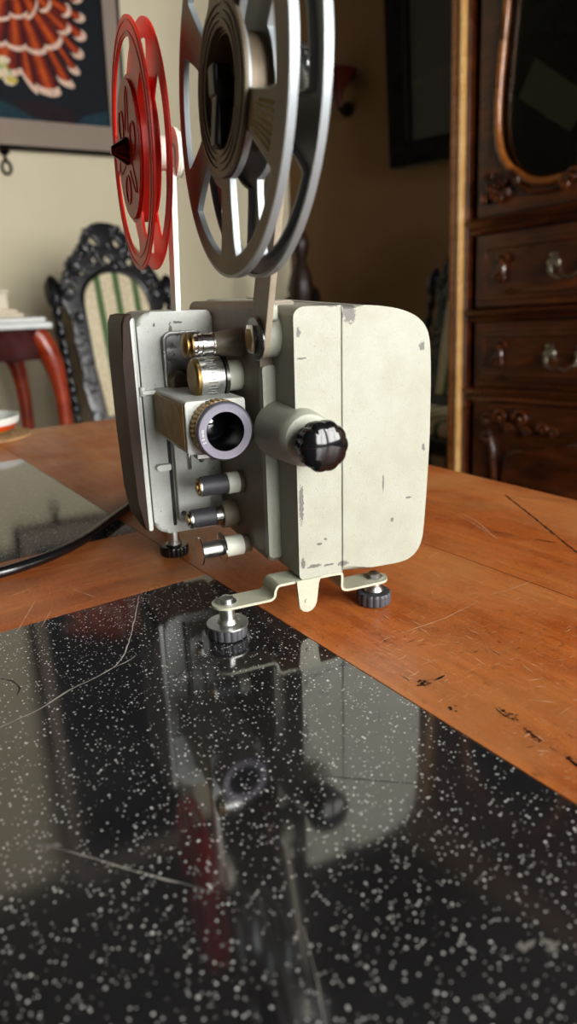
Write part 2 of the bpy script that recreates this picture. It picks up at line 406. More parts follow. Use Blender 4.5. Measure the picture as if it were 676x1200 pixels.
def marks(mb,L):
    def T(x,y): return L(on_table(x,y,.0001))
    def rib(pts,w,m): mb.ribbon([T(*p) for p in pts],w,m)
    rib([(508,797),(521,791)],.0016,1); rib([(485,797),(491,800)],.0014,1)
    for k in range(150):
        x=random.uniform(430,676); y=random.uniform(max(.385*(x-494)+643,600 if x>500 else 715),.626*(x-243)+655)
        L_=random.uniform(3,16); a_=random.uniform(-.7,.9); rib([(x,y),(x+L_*.5,y+L_*.5*math.sin(a_)+random.uniform(-1,1)),(x+L_,y+L_*math.sin(a_))],random.uniform(.0002,.0006),random.choice((1,2,2,2)))
    for bx_,by_,n_,rx_,ry_ in ((497,800,26,7,4),(598,838,12,9,6),(624,862,12,9,6),(668,891,10,8,4),(531,832,6,4,3)):
        for k in range(n_):
            x=bx_+random.uniform(-rx_,rx_); y=by_+(x-bx_)*.55*(bx_>520)+random.uniform(-ry_,ry_)*.7; rib([(x-random.uniform(1,3),y-random.uniform(-1,1)),(x,y),(x+random.uniform(1,3),y+random.uniform(-1,1.5))],random.uniform(.0004,.0013),1)
    for k in range(11):
        x=489+random.random()*14; y=796+random.random()*8; rib([(x,y),(x+3+random.random()*6,y+random.random()*4-2)],.0011,1)
    rib([(580,829),(588,836),(603,845)],.0009,1); rib([(584,828),(596,838)],.001,1); rib([(613,853),(622,860),(634,868)],.0013,1)
    rib([(644,876),(652,880)],.0012,1); rib([(662,888),(676,896),(690,905)],.0018,1); rib([(622,905),(628,909)],.0014,1)
    rib([(573,697),(600,690),(625,680)],.0004,2); rib([(620,820),(652,823)],.0006,2); rib([(530,600),(552,612),(575,626),(583,632)],.0005,2)
    rib([(470,742),(520,725),(560,705)],.0005,2); rib([(576,622),(610,628)],.0004,1); rib([(625,631),(650,636)],.0009,1)
def marks2(mb,L):
    def T(x,y): return L(on_table(x,y,.0001))
    mb.ribbon([T(592,580),(T(620,602)),T(663,637),T(690,658)],.0016,3,taper=False)
    mb.ribbon([T(592,581),(T(640,584)),T(690,590)],.0008,3)
    mb.ribbon([T(535,598),T(560,612),T(583,632)],.0006,2); mb.ribbon([T(626,632),T(652,636)],.0012,1); mb.ribbon([T(570,622),T(610,629)],.0006,1)
def marks3(mb,L):
    def T(x,y): return L(on_table(x,y,.0001))
    for a,b in (((20,740),(42,703)),((48,735),(60,715)),((85,690),(112,700)),((35,668),(95,660)),((10,700),(35,690))):
        mb.ribbon([T(*a),T(*b)],.0006,2)
board(S0,S1,-.55,BE,'b',None,marks); board(S1,AE,-.55,BE,'b',None,marks2)
board(A0,S0,.4275,.556,'a',None,marks3); board(A0,S0,.937,BE,'a')
board(A0,S0,-.55,-.36,'a'); board(A0-.2,A0,-.55,BE,'b')
def stone_extra(mb,L):
    def T(x,y): return L(on_table(x,y,.00008))
    def rib(pts,w,m): mb.ribbon([T(*p) for p in pts],w,m)
    rib([(163,697),(160,716),(154,742),(147,765),(134,782),(112,794),(82,808),(45,832),(5,850),(-30,866)],.0007,1)
    rib([(134,782),(147,776),(156,771)],.0006,1)
    rib([(44,990),(75,996),(110,1006),(155,1020),(210,1034),(255,1046)],.0003,1); rib([(182,1029),(210,1034)],.0008,1)
    rib([(355,1085),(362,1110),(372,1150),(385,1230)],.00016,1); rib([(368,908),(420,913),(500,919)],.0004,2)
    rib([(0,795),(14,798),(24,806),(20,815)],.0009,2)
    for x,y in ((50,990),(56,992),(65,990),(622,1104),(612,1108),(646,1112),(650,1106),(640,1102)): rib([(x-7,y),(x,y+2),(x+7,y)],.0022,3)
board(A0,S0,-.36,.4275,'a','near black terrazzo panel with white flecks and a pale crack',stone_extra,'stone_panel',[m_stone,m_crack,m_crackd,m_chipg])
board(A0,S0,.556,.937,'a','far black terrazzo panel behind the projector',None,'stone_panel',[m_stone])
def tlocal(name,mb,m): return mb.build(name,m,tbl)
mb=MB()
for a0,a1,b0,b1 in ((AE-.06,AE-.035,-.5,BE-.04),(A0-.16,A0-.135,-.5,BE-.04),(A0-.13,AE-.06,BE-.065,BE-.04),(A0-.13,AE-.06,-.5,-.475)):
    mb.prism([(a0,b0),(a1,b0),(a1,b1),(a0,b1)],Z_*(TZ-.11),A,B,Z_*.082)
tlocal('apron',mb,m_table)
for a_,b_ in ((AE-.075,BE-.08),(AE-.075,-.46),(A0-.12,BE-.08),(A0-.12,-.46)):
    mb=MB(); mb.lathe([(.026,0),(.034,.03),(.022,.06),(.03,.2),(.042,.45),(.03,.56),(.045,.60),(.045,TZ-.0285)],A*a_+B*b_,Z_,28); tlocal('leg',mb,m_table)
# ------------------------------------------------------------------ film projector (local: x right, y away from the lens side, z up)
PA=R(23.68); PO=Vector((-.0392,.3784,TZ))
PR=Matrix.Rotation(PA,4,'Z'); PR.translation=PO
def pw(u,v,w): return PR@Vector((u,v,w))
pj=empty('film_projector',PO,PA,'chipped cream vintage film projector standing on three dark feet on the table','projector')
def part(name,mb,m,parent=None,label=None,ang=38):
    o=mb.build(name,m,parent or pj,ang)
    if label: o['label']=label
    return o
def crown(mb):
    for v in mb.bm.verts:
        if v.co.z>.170 and v.co.y<.05: v.co.z-=.0050*(v.co.z-.170)/.0285
# front casing half with the knob boss
mb=MB()
poly=rrect(.0455,.0305,.0757,.1985,(.004,.0001,.0001,.007))
mb.prism(poly,(0,-.008,0),X_,Z_,(0,.165,0),0,.0050,5,lambda v:v.x>.0754); crown(mb)
fc=part('front_casing',mb,m_cream)
mb=MB(); mb.lathe([(.0185,0),(.0178,.012),(.0165,.032),(.0160,.036),(.0145,.0385),(.0115,.0392),(0,.0392)],(.0485,.020,.121),(0,-1,0),48)
part('knob_boss',mb,m_cream,fc)
# cover half: wider, rounded outer corner
def cover_poly():
    c=[(.095,.0297,0),(.108,.0293,0),(.1185,.0292,0),(.1265,.0308,0),(.1325,.0355,0),(.1358,.0430,0),(.1370,.054,0),(.1382,.080,0),(.1390,.11,0),(.1385,.145,0),(.1370,.168,0),(.1340,.1800,0),(.1275,.1880,0),(.117,.1935,0),(.103,.1968,0),(.090,.1980,0)]
    pts=[(.0763,.0305)]+[(p.x,p.y) for p in spline(c,4)]+[(.0763,.1988)]
    return pts
mb=MB(); mb.prism(cover_poly(),(0,-.0078,0),X_,Z_,(0,.155,0),0,.0044,5,lambda v:v.x<.0768); crown(mb); part('side_casing',mb,m_cream)
mb=MB(); mb.prism([(.0752,.031),(.0768,.031),(.0768,.1925),(.0752,.1925)],(0,-.0064,0),X_,Z_,(0,.15,0)); part('seam_strip',mb,m_seam)
# main body with the mechanism plate (left face)
mb=MB(); mb.prism(rrect(.037,.034,.060,.1970,(.003,.001,.001,.005)),(0,.0225,0),X_,Z_,(0,.142,0),0,.0028,3); part('mechanism_housing',mb,m_plate)
mb=MB(); mb.prism(rrect(.0368,.0375,.0455,.160,(.002,.001,.001,.002)),(0,.0190,0),X_,Z_,(0,.006,0),0,.0015,3); part('front_rib',mb,m_cream)
# lamp house
mb=MB(); mb.prism(rrect(-.0160,.034,.0372,.1915,(.010,.003,.004,.010)),(0,.110,0),X_,Z_,(0,.060,0),0,.0035,4); lh=part('lamp_house',mb,m_cream2)
mb=MB(); mb.prism(rrect(-.0205,.0385,-.0175,.188,(.001,.001,.001,.003)),(0,.1085,0),X_,Z_,(0,.056,0),0,.0008,2); part('white_trim_plate',mb,m_white)
mb=MB()
prof=[(-.0190,.037),(-.0235,.040),(-.0262,.060),(-.0275,.11),(-.0275,.16),(-.0262,.184),(-.0240,.1895),(-.0190,.1905)]
mb.prism(prof,(0,.1095,0),X_,Z_,(0,.052,0),0,.0015,3); part('side_lid',mb,m_brownlid,None,'dark brown outer lid')
# gate plate and film door recess
mb=MB(); mb.prism(rrect(.0015,.0420,.0255,.112,(.004,.003,.002,.002)),(0,.1035,0),X_,Z_,(0,.0075,0),0,.0012,2); gp=part('gate_plate',mb,m_cream2)
mb=MB(); mb.prism(rrect(-.0020,.0395,.0005,.112,.0008),(0,.1095,0),X_,Z_,(0,.0015,0)); part('gate_gap',mb,m_seam,gp)
mb=MB(); mb.bx((.0100,.1005,.082),(.0125,.1040,.102),0,.0008); mb.bx((.0060,.1015,.100),(.0180,.104,.1045),0,.0006); part('film_guide',mb,m_chrome,gp)
for u,w in ((.0205,.088),(.0052,.1),(.0045,.05)):
    mb=MB(); mb.lathe([(.0018,0),(.0018,.0012),(.0012,.0018),(0,.0018)],(u,.1036,w),(0,-1,0),16); part('screw',mb,m_gunmetal,gp)
me=curve_mesh([rrect(-.0005,.136,.030,.1785,.007),rrect(.0022,.139,.028,.1760,.005)],.005,.0006)
mb=MB(); mb.add_mesh(me,basis((0,.1080,0),X_,Z_)); dr=part('film_door_rim',mb,m_gunmetal)
mb=MB(); mb.prism(rrect(.0018,.138,.0285,.1765,.005),(0,.1085,0),X_,Z_,(0,.0025,0)); part('film_door',mb,m_gunmetal,dr,'dark grey metal film door')
mb=MB(); mb.lathe([(.008,0),(.0078,.003),(.006,.006),(0,.007)],(.0085,.1085,.144),(0,-1,0),32); part('pivot_cap',mb,m_plate,dr)
mb=MB(); mb.prism(rrect(-.0120,.0828,-.0015,.0872,(.002,.0008,.0008,.002)),(0,.1045,0),X_,Z_,(0,.006,0),0,.0008,2); part('gate_lever',mb,m_white)
mb=MB(); mb.prism(rrect(-.0175,.1375,-.0055,.1400,.001),(0,.104,0),X_,Z_,(0,.006,0),0,.0006,2); mb.cyl((-.0165,.107,.1365),(-.0165,.107,.1425),.002,seg=14); part('lens_latch',mb,m_white)
# lens housing
mb=MB(); mb.add_mesh(curve_mesh([rrect(-.0085,.1085,.0300,.1410,.0022),circ(.0140,64,.0112,.1238)],.078,.0009),basis((0,.071,0),X_,Z_)); le=part('lens_housing',mb,m_cream2)
mb=MB(); mb.prism([(.036,.1115),(.104,.1115),(.104,.1382),(.036,.1382)],(-.0094,0,0),Y_,Z_,(.0012,0,0),0,.0004,2); part('side_panel',mb,m_brass,le,'worn brass side panel')
mb=MB(); mb.bx((-.0030,.0315,.1055),(.0140,.040,.1086),0,.0004); part('lower_clip',mb,m_gunmetal,le)
LC=Vector((.0112,.0,.1238))
mb=MB(); mb.lathe([(.0150,.032),(.0168,.031),(.0168,.022),(.0176,.0215),(.0178,.0185),(.0172,.0172,1),(.0165,.0168,1),(.0162,.0170,1),(.0118,.0170,1),(.0114,.0176,2),(.0113,.030,2),(.0110,.050,2)],LC,(0,1,0),80,cap=False)
lb=part('lens_barrel',mb,[m_gunmetal,m_lensring,m_bore])
# knurled collar
mb=MB(); mb.lathe([(.0166,.0225),(.0175,.023),(.0175,.0315),(.0166,.032)],LC,(0,1,0),144,0,36,.028,cap=False); part('focus_collar',mb,m_brass,lb,'knurled brass collar')
mb=MB(); mb.lathe([(.0108,0),(.0085,.0022),(.0055,.0036),(0,.0042)],LC+Y_*.046,(0,-1,0),48); part('lens_glass',mb,m_lens,lb)
mb=MB()
for i,ch in enumerate('20mm'):
    a=R(203-i*9.5); r=.01420; mb.add_mesh(text_mesh(ch,.0026,.00006),basis(LC+Vector((r*math.cos(a),.01685,r*math.sin(a))),(math.cos(a-PI/2),0,math.sin(a-PI/2)),(math.cos(a),0,math.sin(a))))
part('engraving',mb,m_white,lb)
# film path rollers on the mechanism plate; axes run along x
def roller(name,u0,v,w,segs,parent=None,label=None,seg=40):
    """segs: (length, r0, r1, material index)"""
    mb=MB(); pr=[(0,0,0)]; h=0
    for (L,r0,r1,mi) in segs: pr.append((r0,h,mi)); h+=L; pr.append((r1,h,mi))
    pr.append((0,h,segs[-1][3])); mb.lathe(pr,(u0,v,w),(1,0,0),seg)
    return part(name,mb,[m_chrome,m_brass,m_rubber,m_screwwhite,m_plate,m_gunmetal,m_alu],parent,label,30)
roller('guide_roller',-.0005,.055,.1722,[(.0012,.004,.0062,1),(.0010,.0075,.0075,1),(.0020,.0042,.0042,1),(.0012,.0078,.0078,1),(.0030,.0052,.0052,0),(.0008,.0064,.0064,0),(.0022,.0060,.0060,0),(.0010,.0068,.0068,0),(.0060,.0062,.0062,0),(.0010,.0070,.0070,0),(.0190,.0066,.0092,4)],label='chrome guide roller with ringed tip')
ik=roller('inching_knob',.0052,.060,.1512,[(.0012,.0105,.0120,1),(.0020,.0122,.0122,1),(.0150,.0128,.0128,6),(.0010,.0108,.0108,5),(.0022,.0132,.0132,5),(.0130,.0096,.0096,3)],label='knurled aluminium wheel with brass face')
mb=MB()
for i in range(40):
    a=2*PI*i/40; mb.box((.0155,.060+.0129*math.cos(a),.1512+.0129*math.sin(a)),(.006 if i%2 else .0025,.0005,.0007),0,Matrix.Rotation(a,3,'X'))
part('knurling',mb,m_gunmetal,ik)
roller('upper_film_roller',.0045,.066,.0785,[(.0012,.0030,.0030,1),(.0008,.0060,.0060,1),(.0010,.0066,.0066,6),(.0185,.0068,.0068,2),(.0080,.0074,.0074,3),(.0040,.0080,.0080,4)],label='grey roller on white stub')
roller('lower_film_roller',.0010,.082,.0515,[(.0012,.0040,.0040,1),(.0010,.0062,.0062,5),(.0010,.0068,.0068,6),(.0170,.0066,.0066,2),(.0050,.0072,.0072,0),(.0140,.0098,.0098,4)],label='lower grey roller with chrome end')
roller('outlet_spool',.0020,.060,.0350,[(.0008,.0096,.0098,0),(.0006,.0098,.0062,0),(.0140,.0056,.0056,6),(.0006,.0070,.0104,0),(.0010,.0106,.0104,0),(.0012,.0068,.0068,0),(.0125,.0072,.0072,3),(.006,.0062,.0062,4)],label='flanged chrome film outlet spool')
mb=MB(); mb.lathe([(.0035,0),(.0035,.004),(.002,.0045),(0,.0045)],(.0300,.1085,.090),(0,-1,0),20); part('gate_screw',mb,m_gunmetal)
# front knob
mb=MB(); mb.cyl((.0487,-.0165,.1208),(.0487,-.0275,.1208),.0060,seg=28)
mb.lathe([(.0112,.0),(.0122,.0008),(.0122,.0050),(.0108,.0056)],(.0487,-.0262,.1208),(0,-1,0),80,0,10,.03)
mb.lathe([(.0105,.0),(.0136,.0012),(.0140,.0060),(.0134,.0084),(.0120,.0098),(.0085,.0112),(.004,.0120),(0,.0122)],(.0480,-.0325,.1210),(0,-1,0),120,0,10,.045)
part('motor_knob',mb,m_black,None,'glossy black scalloped knob')
# arm of the take-up side (carries the grey reel)
BR=Vector((.0120,-.0295,.289))          # centre between the grey flanges
ap=(.0131,.1762); at=(-.0295,.289)
def bar(p,q,w0,w1,u0,u1,n=10):
    p=Vector(p+(0,));q=Vector(q+(0,)); d=(q-p).normalized(); nn=Vector((-d.y,d.x,0)); P_=[]
    for i in range(n+1):
        t=PI*i/n; v=p+(-d*math.sin(t)+nn*math.cos(t))*w0; P_.append((v.x,v.y))
    for i in range(n+1):
        t=PI*i/n; v=q+(d*math.sin(t)-nn*math.cos(t))*w1; P_.append((v.x,v.y))
    return P_
mb=MB(); mb.prism(bar(ap,at,.0115,.0085,0,0),(.0318,0,0),Y_,Z_,(.0038,0,0),0,.0005,2); arm=part('reel_arm',mb,[crackle_paint('arm_paint','8d8270','5a5040')],None,'right reel arm with chipped bright edge')
mb=MB(); mb.lathe([(.0125,0),(.0128,.0010),(.0120,.0022)],(.0318,ap[0],ap[1]),(-1,0,0),40); part('washer',mb,m_gunmetal,arm)
mb=MB(); mb.lathe([(.0088,0),(.0090,.0022),(.0066,.0030),(0,.0030,1)],(.0298,ap[0],ap[1]),(-1,0,0),6); part('pivot_nut',mb,[m_chrome,m_brass],arm)
mb=MB(); mb.cyl((.0354,ap[0]+.006,ap[1]+.001),(.0470,ap[0]+.006,ap[1]+.001),.0125,seg=40,ch=.001); mb.bx((.0375,.006,.186),(.0430,.014,.195),0,.0015); part('pivot_boss',mb,m_cream,arm)
mb=MB(); mb.cyl((.0222,at[0],at[1]),(.0318,at[0],at[1]),.0120,.0128,seg=36,ch=.0008); part('spindle_hub',mb,m_screwwhite,arm)
mb=MB(); mb.lathe([(.0190,0),(.0215,.0008),(.0215,.0040),(.0190,.0048),(.008,.0055),(0,.0055)],(.0358,at[0],at[1]),(1,0,0),120,0,26,.03); part('drive_pulley',mb,m_gunmetal,arm,'serrated drive pulley')
mb=MB(); mb.cyl((.0020,at[0],at[1]),(.0222,at[0],at[1]),.0042,seg=20); mb.lathe([(.0040,0),(.0066,.001),(.0066,.0085),(.0050,.0100),(0,.0100)],(.0090,at[0],at[1]),(-1,0,0),24)
part('spindle',mb,m_blackmatte,arm)
mb=MB(); mb.box((.0010,at[0]-.0005,at[1]-.0130),(.0062,.0085,.0220),0,Matrix.Rotation(R(6),3,'Y'),.0018); mb.box((.0022,at[0],at[1]+.0035),(.0085,.0095,.013),0,None,.0015); part('spindle_latch',mb,m_blackmatte,arm)
# arm of the feed side (carries the red reel)
RRC=(.105,.287)
mb=MB(); mb.prism(bar((.120,.178),(.103,.287),.0065,.0055,0,0),(.0122,0,0),Y_,Z_,(.0036,0,0),0,.0005,2); arm2=part('reel_arm',mb,m_white,None,'slim white left reel arm')
mb=MB(); mb.lathe([(.0150,0),(.0150,.0022),(.0130,.0034),(.0130,.0048),(.0138,.0054),(.0110,.0070),(0,.0072)],(.0158,RRC[0],RRC[1]),(1,0,0),40); part('hub_cap',mb,m_screwwhite,arm2)
mb=MB(); mb.cyl((-.014,RRC[0],RRC[1]),(.0122,RRC[0],RRC[1]),.0038,seg=20); mb.cyl((.0022,RRC[0],RRC[1]),(.0122,RRC[0],RRC[1]),.0100,seg=28); part('spindle',mb,m_screwwhite,arm2)
mb=MB(); mb.lathe([(.0066,0),(.0078,.001),(.0078,.0025),(.0066,.0045),(.0038,.0090),(.0022,.0115),(0,.0120)],(-.0112,RRC[0],RRC[1]),(-1,0,0),32); part('spindle_nose',mb,[metal('dark_red_chrome','5c1a1c',.12)],arm2,'shiny pointed spindle nose')
# bracket and feet
def strip(pts,t,v0,v1,mb):
    P_=[Vector((p[0],p[1],0)) for p in pts]; L_=[];R_=[]
    for i,p in enumerate(P_):
        d=(P_[min(i+1,len(P_)-1)]-P_[max(i-1,0)]).normalized(); n=Vector((-d.y,d.x,0))*t/2; L_.append(p+n); R_.append(p-n)
    poly=[(p.x,p.y) for p in L_]+[(p.x,p.y) for p in R_[::-1]]
    mb.prism(poly,(0,v0,0),X_,Z_,(0,v1-v0,0),0,.0003,1)
s1=spline([(0,.0218,0),(.020,.0218,0),(.0262,.0220,0),(.0285,.0240,0),(.0290,.0270,0),(.0310,.0300,0),(.036,.0304,0),(.0600,.0304,0),(.0735,.0300,0),(.0752,.0280,0),(.0752,.0205,0),(.0775,.0180,0),(.0830,.0175,0),(.104,.0175,0)],5)
mb=MB(); strip([(p.x,p.y) for p in s1],.0016,-.0085,.0095,mb)
me=curve_mesh([circ(.0090,40)],.0016); mb.add_mesh(me,basis((0,.0005,.0218),X_,Y_)); mb.add_mesh(me,basis((.104,.0005,.0175),X_,Y_))
mb.prism([(.0425,.0312),(.0600,.0312),(.0575,.0275),(.0568,.0160),(.0555,.0122),(.0530,.0098),(.0500,.0090),(.0470,.0098),(.0446,.0122),(.0438,.0160),(.0435,.0275)],(0,-.0098,0),X_,Z_,(0,.0016,0),0,.0004,1)
mb.lathe([(.0016,0),(.0012,.0008),(0,.0010)],(.0492,-.0096,.0170),(0,-1,0),16)
bk=part('foot_bracket',mb,m_bracket,None,'cream metal foot bracket with drilled tab')
for (u,z) in ((0,.0226),(.104,.0183)):
    mb=MB(); mb.lathe([(.0062,0),(.0062,.0009),(.0042,.0009),(.0042,.0030),(.0030,.0038),(0,.0038)],(u,.0005,z),Z_,6 if u else 24)
    part('foot_screw',mb,m_alu,bk)
def foot(u,v,zt,mt,lab=None,wash=True,h=.0085):
    mb=MB(); mb.lathe([(.0098,0),(.0112,.0010),(.0115,h-.0015),(.0106,h)],(u,v,0),Z_,96,0,16,.035)
    o=part('foot',mb,mt,None,lab)
    mb=MB(); mb.cyl((u,v,h+.0005),(u,v,zt),.0048,seg=24); mb.lathe([(.0065,0),(.0052,.0025)],(u,v,h+.001),Z_,24)
    if wash: mb.lathe([(.0128,0),(.0128,.0010),(.0070,.0012)],(u,v,h-.0002),Z_,48)
    part('foot_stem',mb,m_alu,o)
foot(0,.0005,.0212,m_rubber,'grey ribbed front foot with metal washer'); foot(.104,.0005,.0170,m_rubber,'grey ribbed right foot',False)
foot(.0075,.1540,.0350,m_black,'black ribbed left foot',False)
# ------------------------------------------------------------------ reels
def sector_hole(a0,a1,r0,r1,rc=.25,n=14):
    out=[]; a0,a1=R(a0),R(a1)
    pts=[]
    for i in range(n+1): t=a0+(a1-a0)*i/n; pts.append((r1*math.cos(t),r1*math.sin(t)))
    for i in range(n+1):
        t=a1+(a0-a1)*i/n; pts.append((r0*math.cos(t),r0*math.sin(t)))
    return smooth_poly(pts,2)
def shrink(lp,d):
    n=len(lp); cx=sum(p[0] for p in lp)/n; cy=sum(p[1] for p in lp)/n; out=[]
    for i in range(n):
        a=lp[i-1];b=lp[(i+1)%n]; dx,dy=b[0]-a[0],b[1]-a[1]; L=math.hypot(dx,dy) or 1; nx,ny=-dy/L,dx/L
        p=lp[i]; 
        if (cx-p[0])*nx+(cy-p[1])*ny<0: nx,ny=-nx,-ny
        out.append((p[0]+nx*d,p[1]+ny*d))
    return out
# grey reel, own axes: x to the right, flanges in the y-z plane
RR=.0805
gr=empty('film_reel',pw(*BR),PA-.035,'large grey metal film reel with embossed front flange on the right arm','film reel')
holes=[sector_hole(-19,26,.042,.0718),sector_hole(-77,-37,.040,.0718),sector_hole(-145,-94,.0365,.0718),sector_hole(-222,-167,.030,.066),sector_hole(89,118,.040,.0718),sector_hole(44,72,.040,.0718)]
def flange(sgn,mats,emboss):
    u=sgn*.0079; mb=MB(); B_=basis((u,0,0),Y_,Z_)
    mb.add_mesh(curve_mesh([circ(RR-.0008,160),circ(.0225 if sgn<0 else .0048,60)]+holes,.0008),B_,0)
    inn=basis((u-sgn*.0012,0,0),Y_,Z_)
    mb.add_mesh(curve_mesh([circ(RR,160),circ(RR-.0014,160)],.0034),inn,1)
    for h in holes: mb.add_mesh(curve_mesh([shrink(h,-.0005),shrink(h,.0005)],.0030),inn,1)
    f=mb.build('flange',mats,gr)
    return f
mb_s=simple('reel_steel_brown','6f6250',.5,.4,.28,30)
f1=flange(-1,[mb_s,m_steel_edge],True); f1['label']='near embossed flange'; f2=flange(1,[m_steel,m_steel_edge],False); f2['label']='far flange'
mb=MB(); B_=basis((-.0092,0,0),Y_,Z_)
mb.add_mesh(curve_mesh([circ(.0360,120),circ(.0235,90)],.0022,.0005),B_)
for r in (.0262,.0292,.0322): mb.add_mesh(curve_mesh([circ(r+.0005,90),circ(r-.0005,90)],.0012),basis((-.0104,0,0),Y_,Z_))
for a in ():
    mb.prism([(.006,-.0035),(.0245,-.0052),(.0245,.0052),(.006,.0035)],(-.0096,0,0),Y_*math.cos(R(32+60*a))+Z_*math.sin(R(32+60*a)),-Y_*math.sin(R(32+60*a))+Z_*math.cos(R(32+60*a)),(.001,0,0))
hb=mb.build('hub_plate',mb_s,gr)
mb=MB(); mb.add_mesh(curve_mesh([circ(.0235,80),circ(.0215,80)],.0150),basis((0,0,0),Y_,Z_)); mb.add_mesh(curve_mesh([circ(.0225,80),circ(.0048,24)],.0010),basis((.0062,0,0),Y_,Z_)); mb.build('core',mb_s,gr)
mb=MB()
for i in range(9):   # raised instruction lines pressed in the solid web
    r=.0395+i*.0030; a0=-164+(i<3)*2; a1=-147
    for j in range(7):
        t0=R(a0+(a1-a0)*j/7+.3); t1=R(a0+(a1-a0)*(j+.55+.3*random.random())/7); q=[]
        for t,rr in ((t0,r),(t1,r),(t1,r+.0011),(t0,r+.0011)): q.append((rr*math.cos(t),rr*math.sin(t)))
        mb.prism(q,(-.0087,0,0),Y_,Z_,(.0006,0,0))
mb.build('embossed_lines',m_brass,gr)
# red reel
RC=Vector((-.0053,.105,.287)); Rr=.0692
rd=empty('film_reel',pw(*RC),PA-.0485,'smaller bright red plastic film reel on the slim left arm','film reel')
rh=[sector_hole(18,117,  .0408,.0590),sector_hole(-92,-3,  .0408,.0590),sector_hole(-213,-115,  .0408,.0590)]
for sgn in (-1,1):
    mb=MB(); mb.add_mesh(curve_mesh([circ(Rr,160),circ(.0045,20)]+rh,.0013,.0002),basis((sgn*.0046,0,0),Y_,Z_))
    for r in (.0665,.0610): mb.add_mesh(curve_mesh([circ(r+.0007,140),circ(r-.0007,140)],.0006),basis((sgn*.0046+sgn*.0008,0,0),Y_,Z_))
    fl_=mb.build('flange',m_red,rd)
mb=MB(); mb.add_mesh(curve_mesh([circ(.0402,120),circ(.0385,120)],.0080),basis((0,0,0),Y_,Z_)); mb.build('core',m_red,rd)
mb=MB(); mb.add_mesh(curve_mesh([circ(.0385,100),circ(.0060,24)],.0018,.0004),basis((-.0062,0,0),Y_,Z_))
for k in range(3):
    a=R(-70+120*k); cx,cy=.022*math.cos(a),.022*math.sin(a)
    mb.add_mesh(curve_mesh([circ(.0085,40,cx,cy),circ(.0075,40,cx,cy)],.0008),basis((-.0074,0,0),Y_,Z_))
    a+=R(60); mb.tube([(-.0072,.012*math.cos(a-.4),.012*math.sin(a-.4)),(-.0072,.030*math.cos(a-.12),.030*math.sin(a-.12)),(-.0072,.034*math.cos(a),.034*math.sin(a)),(-.0072,.030*math.cos(a+.12),.030*math.sin(a+.12)),(-.0072,.012*math.cos(a+.4),.012*math.sin(a+.4))],.0005,6)
mb.build('hub_plate',m_red,rd)
# ------------------------------------------------------------------ power cord
pts=[pw(.012,.175,.060),pw(.014,.192,.040)]
pts=[on_table(190,556,.0045),on_table(172,574,.0045),on_table(155,590,.0045),on_table(130,609,.0045),on_table(100,631,.0045),on_table(65,649,.0045),on_table(30,662,.0045),on_table(0,671,.0045),on_table(-40,680,.0045),on_table(-90,688,.0045)]
pts=[pw(.014,.1725,.046),pw(.018,.200,.040),pw(.024,.255,.014)]+pts[1:]
mb=MB(); mb.tube(spline(pts,10),.0043,16); tag(mb.build('power_cord',m_cable),'black round power cord curving left across table from behind projector','cord')
# ------------------------------------------------------------------ background furniture
SC=1.2
def zc(z): return TZ+CH+(z-CH)*SC        # unscaled table-relative height -> world
